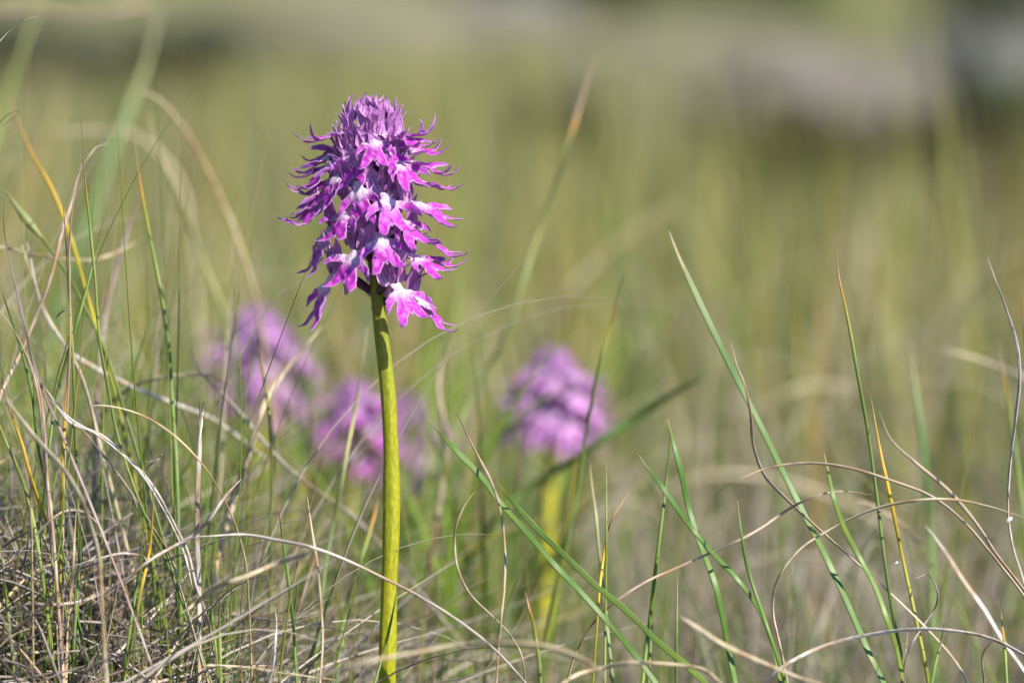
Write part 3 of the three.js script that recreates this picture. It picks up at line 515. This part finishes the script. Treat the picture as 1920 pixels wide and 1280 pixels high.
// upper left
G('tallest sharp upright green blade at the left, thin with a brown and orange tip', 'brownTip', 5.5, 1.50, 1.50, '152,220 157,310 168,420 178,520 187,640 200,715 220,815 250,910 280,985 315,1060 350,1150');
G('slightly blurred dark green blade with long tan tip, right of the tallest sharp blade', 'orangeTip', 8, 1.56, 1.52, '243,225 255,290 263,345 280,440 300,540 315,640 322,740 330,860 335,1000 340,1200');
S('blurred tan stalk arching over to the left, orange at its low end', 'warm', 9.4, 1.68, 1.72, '230,165 290,180 350,250 400,340 440,430 470,520 490,600 505,720 515,900');
G('blurred tan tipped blade fading to green under the large tan arch', 'fade', 10, 1.70, 1.75, '275,210 300,290 340,380 380,490 420,590 445,700 455,850 460,1000');
G('wide strongly blurred bluish green blade leaning across the upper left corner', 'blue', 24, 1.98, 1.9, '303,10 270,130 230,230 190,340 160,430 120,560 80,720 40,900');
G('strongly blurred light green blade rising to the top edge at the far left', 'lime', 16, 1.95, 1.9, '85,-15 40,100 0,220 -30,330 -60,500');
S('blurred pale straw lying nearly level along the very top left edge', 'tan', 14, 1.98, 2.0, '-20,27 40,20 80,20 150,32 230,16 262,12 300,30', false);
S('thin pale curved straw tip poking in at the left edge near the top', 'pale', 4, 1.49, 1.5, '72,30 50,36 30,47 0,77 -25,120 -40,220');
S('dark hooked straw end at the left edge, upper one of two', 'dark', 5, 1.50, 1.5, '40,211 30,208 18,213 0,230 -20,255 -35,320');
S('pale whitish straw end just below the dark hook at the left edge', 'pale', 5, 1.50, 1.5, '39,212 25,221 8,235 -8,248 -25,280 -40,380');
G('slightly blurred yellow green blade slanting down from an orange tip near the left edge', 'yellow', 8, 1.60, 1.55, '8,165 30,215 60,290 95,350 118,405 140,470 165,560 200,680 230,800');
S('blurred wide pale arch of straw in the upper left behind the sharp blades', 'straw', 9, 1.88, 1.88, '-20,345 20,300 60,268 150,245 250,252 310,300 345,360 360,450 370,600');
S('long thin tan stalk bending to the right at its tip, crossing the tallest sharp blade', 'tan', 8, 1.55, 1.52, '205,268 185,274 170,286 150,320 135,380 118,430 95,520 70,590 35,670 5,730 -20,800');
S('sharp thin tan stalk running down close beside the tallest green blade', 'tan', 4.5, 1.50, 1.5, '153,305 140,360 133,410 129,470 131,560 131,640 128,720 120,900 118,1050');
G('slim green blade with a brown tip standing left of the tallest sharp blade', 'brownTip', 5.5, 1.50, 1.51, '117,365 122,430 128,520 133,600 137,680 141,820 146,940 148,1040 145,1180');
G('green blade leaning right, its blunt tip beside the tallest sharp blade', 'green', 6, 1.51, 1.51, '195,408 180,470 160,550 140,620 120,690 103,760 92,840 85,920 70,1000 50,1120');
{ // a nodding green head
  const m = G('slightly blurred pale green blade with a swollen sheath near the left edge', 'lime', 7, 1.57, 1.55, '-20,335 10,358 35,395 70,435 92,465 120,505 150,560 190,640 230,760');
  const p = at(48, 410, 1.565).sub(m.position), q = at(84, 452, 1.563).sub(m.position), s = at(20, 372, 1.567).sub(m.position);
  mesh('sheath', tubeGeometry([s, p, q], (t) => (0.5 + 1.1 * Math.sin(Math.PI * t) ** 2) * MM, (t) => mix3([0.30, 0.32, 0.14], [0.26, 0.28, 0.07], t), 16, 9), M.leaf, m);
}
S('slightly blurred tan straw lying level across the blades at the left', 'straw', 7, 1.56, 1.62, '-20,461 20,466 60,475 130,487 180,485 225,470 262,450', false);
S('dark bluish grey thin stalk near the left edge, bent at its top', 'mauve', 5, 1.50, 1.5, '8,385 8,420 13,460 30,540 50,620 62,680 85,740 120,820');
S('slightly blurred straw coloured stalk with a forked look near the left edge', 'straw', 6, 1.57, 1.55, '35,440 48,480 65,530 82,580 112,635 150,700 180,800');
S('pale grey blurred stalk curving down from the swollen green sheath', 'grey', 6, 1.56, 1.54, '44,420 58,480 70,545 90,600 125,650 160,730 190,860');
S('blurred dark and pale mottled stalk behind the dark green orange tipped blade', 'mauve', 9, 1.64, 1.6, '262,350 250,400 232,455 210,530 195,600 185,700 180,850');
S('tiny dark twig crossing the thin tan stalk at the left', 'dark', 3, 1.495, 1.497, '103,597 112,588 120,582 131,577', false);
G('bluish green sharp blade close to the left edge under the dark stalk', 'deep', 6, 1.50, 1.5, '-2,520 5,550 18,590 35,640 60,740 70,830 85,900 110,1000');
S('pinkish tan stalk entering from the left edge below the dark stalk', 'tan', 6, 1.49, 1.5, '-10,570 15,605 40,645 62,700 75,760 82,850 92,960 100,1100');
// lower left
G('orange and yellow blade standing upright among the green at the left', 'yellow', 7, 1.50, 1.5, '131,630 129,680 125,740 120,810 117,900 115,985 112,1100');
G('bright yellow blade slanting down to the right from the left edge', 'yellow', 7.5, 1.50, 1.5, '-6,700 8,735 22,778 40,830 55,885 80,960 105,1025 125,1080 150,1180');
G('green blade slanting down from the left edge below the bright yellow one', 'lime', 7, 1.50, 1.49, '-10,770 12,830 30,870 50,925 62,975 75,1050 90,1160');
S('long pale grey stalk sweeping in an S from the left to the bottom edge', 'grey', 7, 1.50, 1.5, '52,645 75,710 95,742 130,790 190,815 230,850 270,890 300,930 330,985 352,1035 368,1095 385,1150 400,1205 408,1290');
S('second pale strand lying along the long grey S shaped stalk', 'pale', 4, 1.492, 1.497, '95,752 135,786 192,820 233,856 272,897 297,940 326,995 345,1040 362,1100', false);
S('straight pinkish tan stalk just under the long grey S shaped one', 'tan', 6, 1.51, 1.5, '92,735 120,770 160,812 210,872 250,930 290,995 318,1040 340,1110');
S('blurred broad tan straw falling from the left edge to the lower left tangle', 'straw', 9, 1.45, 1.44, '-15,715 20,760 60,812 120,880 150,930 172,985 185,1040 192,1130');
S('slightly blurred long pale bluish straw crossing above the tangle from left to the dark joint', 'pale', 8, 1.58, 1.62, '120,655 145,672 200,703 270,735 330,757 400,785 450,822 485,850 510,868', false);
S('blurred tan straw rising to the right then bending level at the left', 'straw', 8, 1.57, 1.62, '428,722 395,706 350,702 300,706 250,722 205,760 170,805 145,880 130,1000');
S('sharp tan arch that bends down to an orange and green foot left of the stem', 'warm', 5.5, 1.49, 1.49, '148,768 175,760 212,762 262,776 320,812 372,862 410,918 440,980 458,1050 466,1120 469,1200');
S('upright weathered grey stalk with a split broken top', 'grey', 9, 1.505, 1.5, '374,752 376,775 374,830 372,900 370,1000 372,1100 372,1230');
S('slim pale splinter at the broken top of the upright grey stalk', 'pale', 4, 1.50, 1.503, '383,752 381,772 378,800 375,830', false);
S('grey stalk with a kinked tip slanting down to the right below the pale orchid', 'grey', 8, 1.56, 1.62, '362,645 360,668 372,690 400,722 450,772 500,832 540,880 600,922 660,968 720,1030');
S('thick pale tan stalk leaning right with a blunt tip beside the pale orchid', 'straw', 13, 1.60, 1.56, '604,612 580,640 548,680 512,730 492,770 472,830 446,920 420,1005 400,1095 385,1200');
G('thin green blade with a reddish tip in front of the pale orchid', 'brownTip', 7, 1.57, 1.56, '476,588 483,630 490,680 500,740 506,800 510,880 508,980');
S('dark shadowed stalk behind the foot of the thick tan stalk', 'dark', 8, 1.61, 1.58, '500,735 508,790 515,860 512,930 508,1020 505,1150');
S('sharp weathered grey stalk forking down to the left in the tangle', 'grey', 6.5, 1.495, 1.49, '452,898 420,935 395,970 360,1003 320,1026 280,1052 235,1088 190,1112 150,1127 90,1134 50,1133 0,1150', false);
S('long sharp grey arch crossing in front of the orchid stem to the bottom edge', 'grey', 6.5, 1.488, 1.478, '335,1018 365,1008 400,1004 460,1003 520,1012 580,1025 640,1046 720,1085 800,1125 870,1170 930,1220 990,1285');
S('straight tan stalk standing between the tangle and the orchid stem', 'tan', 6.5, 1.49, 1.49, '576,930 585,990 594,1060 600,1130 604,1200 600,1290');
S('short frayed whitish stalk near the bottom edge left of the stem', 'pale', 6, 1.485, 1.485, '515,1136 518,1165 517,1200 512,1240 503,1290');
G('sharp green blade with a cut tip left of the straight tan stalk', 'green', 7, 1.495, 1.495, '523,960 527,990 534,1040 542,1100 549,1160 554,1220 557,1290');
G('short green blade beside the cut green one', 'green', 5, 1.50, 1.497, '557,1085 555,1120 551,1170 553,1230 556,1290');
G('short bright green blade at the bottom edge, right one of a pair', 'lime', 8, 1.495, 1.495, '411,1118 411,1160 412,1215 414,1290');
G('thin short green blade at the bottom edge, left one of a pair', 'green', 5, 1.495, 1.495, '393,1093 398,1150 405,1220 410,1290');
G('green blade leaning right in the lower left tangle, crossed by the grey fork', 'green', 6, 1.49, 1.49, '265,1003 262,1060 254,1110 245,1170 236,1230 228,1290');
G('yellow blade running along the leaning green one in the lower left tangle', 'yellow', 6, 1.492, 1.493, '288,905 285,985 278,1045 268,1090 255,1160 240,1240 230,1290');
S('thin grey straw bent in a loop in the lower left tangle', 'grey', 5, 1.49, 1.5, '-10,1085 20,1050 60,1010 100,970 125,958 155,960 182,980 195,1003 190,1030 170,1050 140,1062 108,1072', false);
S('grey straw bowed over and hooked down below the loop', 'grey', 5, 1.488, 1.493, '105,1070 150,1058 190,1045 232,1038 262,1041 274,1050 271,1064', false);
S('short orange brown stalk in the lower left tangle', 'warm', 6, 1.485, 1.49, '143,960 141,1010 139,1050 134,1100 130,1150 125,1230');
S('thin reddish brown stalk near the left edge of the tangle', 'warm', 4, 1.49, 1.49, '62,860 58,900 57,945 60,985 62,1060');
S('upright pinkish stalk between the bright yellow blade and the tallest green one', 'tan', 6.5, 1.485, 1.49, '50,660 72,720 80,780 86,840 90,900 97,965 105,1060');
S('short side twig sticking out of the long grey S shaped stalk', 'tan', 4, 1.495, 1.5, '305,850 296,860 285,870 271,882', false);
S('blurred pale stalk slanting up to the right to meet the straight tan stalk', 'straw', 8.5, 1.45, 1.47, '588,1032 560,1043 520,1056 470,1075 430,1092 395,1110 365,1132 340,1150', false);
S('blurred tan stalk leaning behind the straight tan one', 'tan', 7, 1.56, 1.55, '603,988 592,1040 580,1080 562,1140 545,1200 520,1290');
S('thin pale straw lying level along the bottom edge left of the stem', 'straw', 4, 1.475, 1.48, '378,1247 410,1247 460,1252 520,1260 580,1268 640,1277', false);
G('short bright green blade at the left edge of the tangle', 'lime', 6, 1.485, 1.49, '-2,1010 4,1050 8,1095 14,1140 19,1190 25,1250');
G('upright green blade right of the orange stalk in the tangle', 'green', 6, 1.49, 1.49, '150,950 150,1010 147,1080 142,1150 138,1220 136,1290');
G('slender green blade behind the orange stalk in the tangle', 'lime', 5, 1.505, 1.5, '72,965 82,1010 100,1060 118,1120 128,1190 135,1280');
G('thin green blade standing in front of the orchid stem near its foot', 'green', 5, 1.487, 1.49, '747,1085 742,1120 732,1170 720,1220 700,1290');
G('blurred orange topped blade leaning just left of the stem', 'orangeTip', 8, 1.58, 1.57, '716,905 706,950 692,1000 676,1050 660,1100 645,1160 635,1240');
G('tall slightly blurred pale green blade leaning in front of the violet orchid', 'fade', 7, 1.58, 1.57, '690,610 682,670 672,730 662,790 650,850 640,910 625,980 610,1060 600,1160');
// middle
G('broad sharp green blade slanting down to the right, longer of the crossing pair', 'deep', 9.5, 1.50, 1.47, '801,788 820,806 850,840 900,892 940,945 990,1002 1040,1060 1090,1112 1140,1168 1190,1228 1235,1290', true, 0.35);
G('broad sharp light green blade, upper right one of the crossing pair', 'green', 9.5, 1.49, 1.48, '925,897 940,915 965,945 1010,995 1070,1052 1120,1100 1180,1150 1235,1205 1290,1250 1330,1290', true, 0.35);
S('thin sharp tan stalk curving down between the crossing green blades', 'tan', 5.5, 1.49, 1.49, '846,743 854,768 866,795 895,850 918,898 935,945 946,1010 946,1080 940,1150 934,1210 929,1290');
S('thin tan stalk bent in an open loop right of the stem', 'tan', 5, 1.485, 1.49, '905,908 890,922 870,950 857,985 853,1015 857,1060 880,1112 920,1152 955,1190 975,1220 983,1250 986,1290');
S('broad blurred pale straw arching low across the bottom in front of the stem', 'straw', 8, 1.40, 1.40, '560,1285 620,1262 690,1240 780,1223 860,1210 930,1205 1000,1207 1060,1220 1110,1245 1150,1290', false);
G('straight thin upright green blade with a pale dot at its tip', 'lime', 5, 1.49, 1.49, '1137,865 1137,930 1137,1000 1136,1080 1135,1160 1134,1290');
G('thin yellow blade with a hooked brown tip beside the straight upright green one', 'yellow', 5, 1.488, 1.49, '1182,920 1165,945 1150,968 1138,1005 1131,1050 1125,1100 1119,1180 1111,1290');
G('slightly blurred upright green blade with an orange tip, right of the rounded orchid', 'orangeTip', 7, 1.57, 1.60, '1172,512 1160,548 1143,615 1126,675 1112,740 1096,830 1085,910 1068,990 1045,1080 1025,1180');
G('blurred broad green blade slanting up to the right behind the rounded orchid', 'deep', 15, 1.68, 1.72, '1350,685 1300,715 1250,745 1190,783 1130,825 1080,858 1030,890 990,915 940,960 900,1020');
G('very tall blurred pale green blade with orange tip in the middle', 'sage', 9.5, 1.70, 1.71, '1116,95 1090,190 1065,270 1040,355 1010,435 980,530 950,625 915,690 880,755 840,850 800,960');
S('blurred tan stalk curving upright just right of the sharp stem', 'tan', 11, 1.66, 1.66, '852,622 832,670 823,725 832,790 838,850 830,920 815,1000 800,1100');
S('long thin dark tan stalk arching from the bottom middle far over to the right', 'tan', 5.5, 1.49, 1.50, '1637,928 1590,922 1545,924 1500,943 1460,968 1425,992 1390,1012 1340,1035 1280,1060 1210,1092 1150,1132 1110,1172 1080,1222 1062,1290');
G('short orange tipped blade at the bottom right of the stem', 'orangeTip', 7, 1.53, 1.52, '985,1108 992,1140 1000,1170 1006,1205 1011,1240 1014,1290');
G('upright blade with a tan upper half between the crossing pair and the tall green ones', 'fade', 7, 1.545, 1.53, '1106,868 1110,910 1117,965 1123,1030 1130,1090 1139,1180 1150,1290');
S('pale straw arching low at the bottom edge under the crossing blades', 'straw', 8, 1.44, 1.44, '1048,1285 1085,1265 1130,1252 1180,1244 1230,1243 1280,1247 1320,1258 1360,1290', false);
G('tall thin green blade leaning right beside the dark green curved one', 'green', 7, 1.52, 1.51, '1258,795 1254,850 1248,910 1240,980 1230,1060 1220,1150 1211,1220 1204,1290');
G('dark green curved blade bowing down to the bottom edge right of centre', 'deep', 10, 1.515, 1.5, '1252,785 1262,830 1275,880 1290,950 1312,1020 1340,1095 1357,1170 1368,1230 1380,1290', true, 0.4);
G('green blade with a grey tip crossing the dark curved blade', 'deep', 9, 1.50, 1.49, '1198,853 1212,875 1240,912 1270,955 1300,995 1340,1042 1385,1090 1420,1140 1445,1200 1465,1290', true, 0.4);
G('short straight thin green blade at the bottom right of centre', 'lime', 5, 1.485, 1.487, '1270,1066 1270,1110 1269,1170 1268,1230 1268,1290');
G('short thin blade with an orange tip left of the tall thin leaning green one', 'orangeTip', 6, 1.52, 1.515, '1241,930 1238,980 1234,1040 1228,1100 1222,1170 1216,1290');
// right
G('very long bluish green blade with a pale tip slanting down through the right half', 'blue', 10.5, 1.535, 1.49, '1255,434 1268,470 1290,520 1340,628 1385,718 1430,808 1475,900 1515,980 1555,1060 1592,1140 1630,1228 1660,1290', true, 0.4);
S('long curved tan stalk crossing the bluish green blade', 'tan', 7, 1.505, 1.49, '1371,642 1380,680 1395,722 1407,775 1413,835 1432,888 1470,930 1520,978 1590,1040 1660,1102 1740,1180 1795,1245 1820,1290');
S('long tan arch with its tip drooping to the left, upper one at the right', 'tan', 6, 1.49, 1.49, '1339,931 1360,912 1385,898 1440,878 1510,867 1590,877 1670,899 1750,932 1810,980 1870,1052 1925,1125 1960,1190');
S('long pale arch curling down to the left, lower one crossing at the right edge', 'straw', 6.5, 1.48, 1.50, '1940,978 1860,950 1790,937 1720,939 1640,955 1560,990 1500,1030 1465,1072 1450,1110 1449,1150 1458,1195 1468,1240', true);
S('nearly white sharp arch low at the bottom right with dark bands', 'pale', 7.5, 1.475, 1.48, '1425,1290 1455,1258 1500,1230 1560,1205 1650,1185 1740,1178 1820,1186 1870,1200 1920,1226 1960,1250', false);
G('broad green blade with a dark pointed tip in the lower right', 'green', 9, 1.49, 1.485, '1545,850 1552,880 1562,930 1580,985 1608,1040 1640,1100 1662,1160 1680,1215 1695,1290', true, 0.4);
G('slim green blade with a pale pointed tip left of the broad dark tipped one', 'green', 7.5, 1.488, 1.485, '1383,938 1386,970 1391,1010 1402,1065 1420,1122 1440,1180 1458,1235 1475,1290');
G('tall thin green blade with an orange and tan tip standing in the right third', 'orangeTip', 6.5, 1.51, 1.49, '1563,442 1567,475 1573,520 1590,600 1610,712 1628,815 1644,930 1656,1030 1672,1140 1690,1230 1698,1290');
G('slightly shorter yellow green blade with an orange tip right of the tall orange tipped one', 'yellow', 6.5, 1.50, 1.49, '1632,740 1640,785 1650,842 1672,945 1692,1045 1715,1150 1732,1230 1742,1290');
S('slightly blurred tan stalk curving down to the right edge below the upper arch', 'tan', 7, 1.535, 1.50, '1648,770 1660,805 1680,835 1722,872 1778,920 1830,980 1870,1042 1925,1115 1960,1180');
S('sharp grey wavy stalk running down close to the right edge', 'grey', 7.5, 1.50, 1.50, '1852,484 1868,525 1887,575 1906,645 1912,710 1904,785 1895,870 1892,960 1900,1030 1915,1075 1935,1150');
G('thin yellow blade cut by the right edge above the grey wavy stalk', 'yellow', 5, 1.50, 1.5, '1914,518 1917,570 1921,640 1925,740 1930,860 1935,1000');
G('blurred upright bluish green blade in the right third with a blunt top', 'blue', 13, 1.67, 1.67, '1708,640 1714,700 1722,770 1734,870 1743,980 1748,1080 1750,1200');
S('blurred pale straw pointing left near the right edge', 'straw', 10, 1.72, 1.7, '1742,652 1785,660 1830,673 1870,688 1915,705 1950,730 1980,800');
S('small dark hooked tendril at the lower right', 'mauve', 5, 1.49, 1.49, '1712,1085 1725,1082 1738,1077 1750,1090 1757,1112 1752,1140 1735,1170 1712,1205 1698,1240 1688,1290');
S('slightly blurred pale straw slanting to the bottom right corner', 'pale', 9, 1.56, 1.54, '1735,985 1760,1020 1800,1078 1845,1145 1880,1200 1920,1260 1950,1310');
S('blurred broad pale straw sloping down along the bottom right of centre', 'straw', 10, 1.42, 1.43, '1275,1155 1310,1180 1350,1205 1420,1238 1500,1270 1560,1290', false);
S('thin bent brown stalk near the lower right corner', 'mauve', 5, 1.49, 1.495, '1868,1195 1850,1212 1842,1235 1845,1265 1848,1300');
G('short orange tipped stub near the right edge at the bottom', 'orangeTip', 6, 1.51, 1.5, '1875,1132 1879,1170 1884,1215 1888,1290');
G('short green blade at the bottom edge below the white arch', 'green', 7, 1.48, 1.483, '1770,1168 1764,1205 1755,1240 1745,1290');
S('thin pale pointed stub at the bottom edge beside the green blades', 'tan', 5, 1.482, 1.485, '1702,1188 1699,1220 1697,1250 1694,1290');
S('blurred wide pale arch in the background of the right half', 'straw', 13, 1.95, 1.98, '1400,800 1430,762 1480,732 1540,722 1600,728 1660,750 1710,800 1740,880');
S('blurred lower pale arch behind the long arches at the right', 'straw', 12, 1.9, 1.92, '1290,905 1330,890 1400,890 1480,905 1560,930 1640,970 1700,1030 1730,1110');
S('blurred pale straw slanting up to the right behind the centre', 'straw', 12, 2.15, 2.1, '1285,372 1240,400 1180,440 1120,490 1070,540 1040,590 1010,680 990,800');
S('blurred brownish straw leaning in the right middle distance', 'tan', 8, 1.62, 1.6, '1738,1030 1700,990 1660,960 1630,945 1600,940', false);
G('blurred green and yellow blade standing behind the right edge', 'orangeTip', 7, 1.62, 1.6, '1873,640 1882,700 1893,770 1905,850 1915,930 1925,1040');
// two shed scales caught on the blades, pale specks
for (const [x, y, d, s, label] of [[1893, 974, 1.49, 0.7, 'tiny white papery scale caught on the grey wavy stalk at the right edge'], [1681, 1055, 1.49, 0.4, 'tiny pale scale caught between the two orange tipped blades at the lower right']]) {
  const g = new THREE.SphereGeometry(1.7 * MM * s, 16, 10); g.scale(1, 0.7, 0.3); const col = []; for (let i = 0; i < g.attributes.position.count; i++) col.push(0.85, 0.84, 0.86); g.setAttribute('color', new THREE.Float32BufferAttribute(col, 3));
  const m = mesh('seed_scale', g, M.petal); m.position.copy(at(x, y, d)); m.rotation.set(0.3, 0.4, 0.5); tag(m, label, 'seed scale', 'pale seed scales');
}
// a reddish dead leaf low in the tangle
{ const p = at(150, 1150, 1.56), m = mesh('dead_leaf', leafGeometry(V(0, 0, 0), 0.4, 0.05, 0.011, 1.3, 0.4, 88, [0.16, 0.06, 0.06]), M.leaf); m.position.set(p.x, groundAt(p.x, p.z) + 0.03, p.z); tag(m, 'reddish brown blurred leaf deep in the lower left tangle', 'leaf'); }

renderer.render(scene, camera);
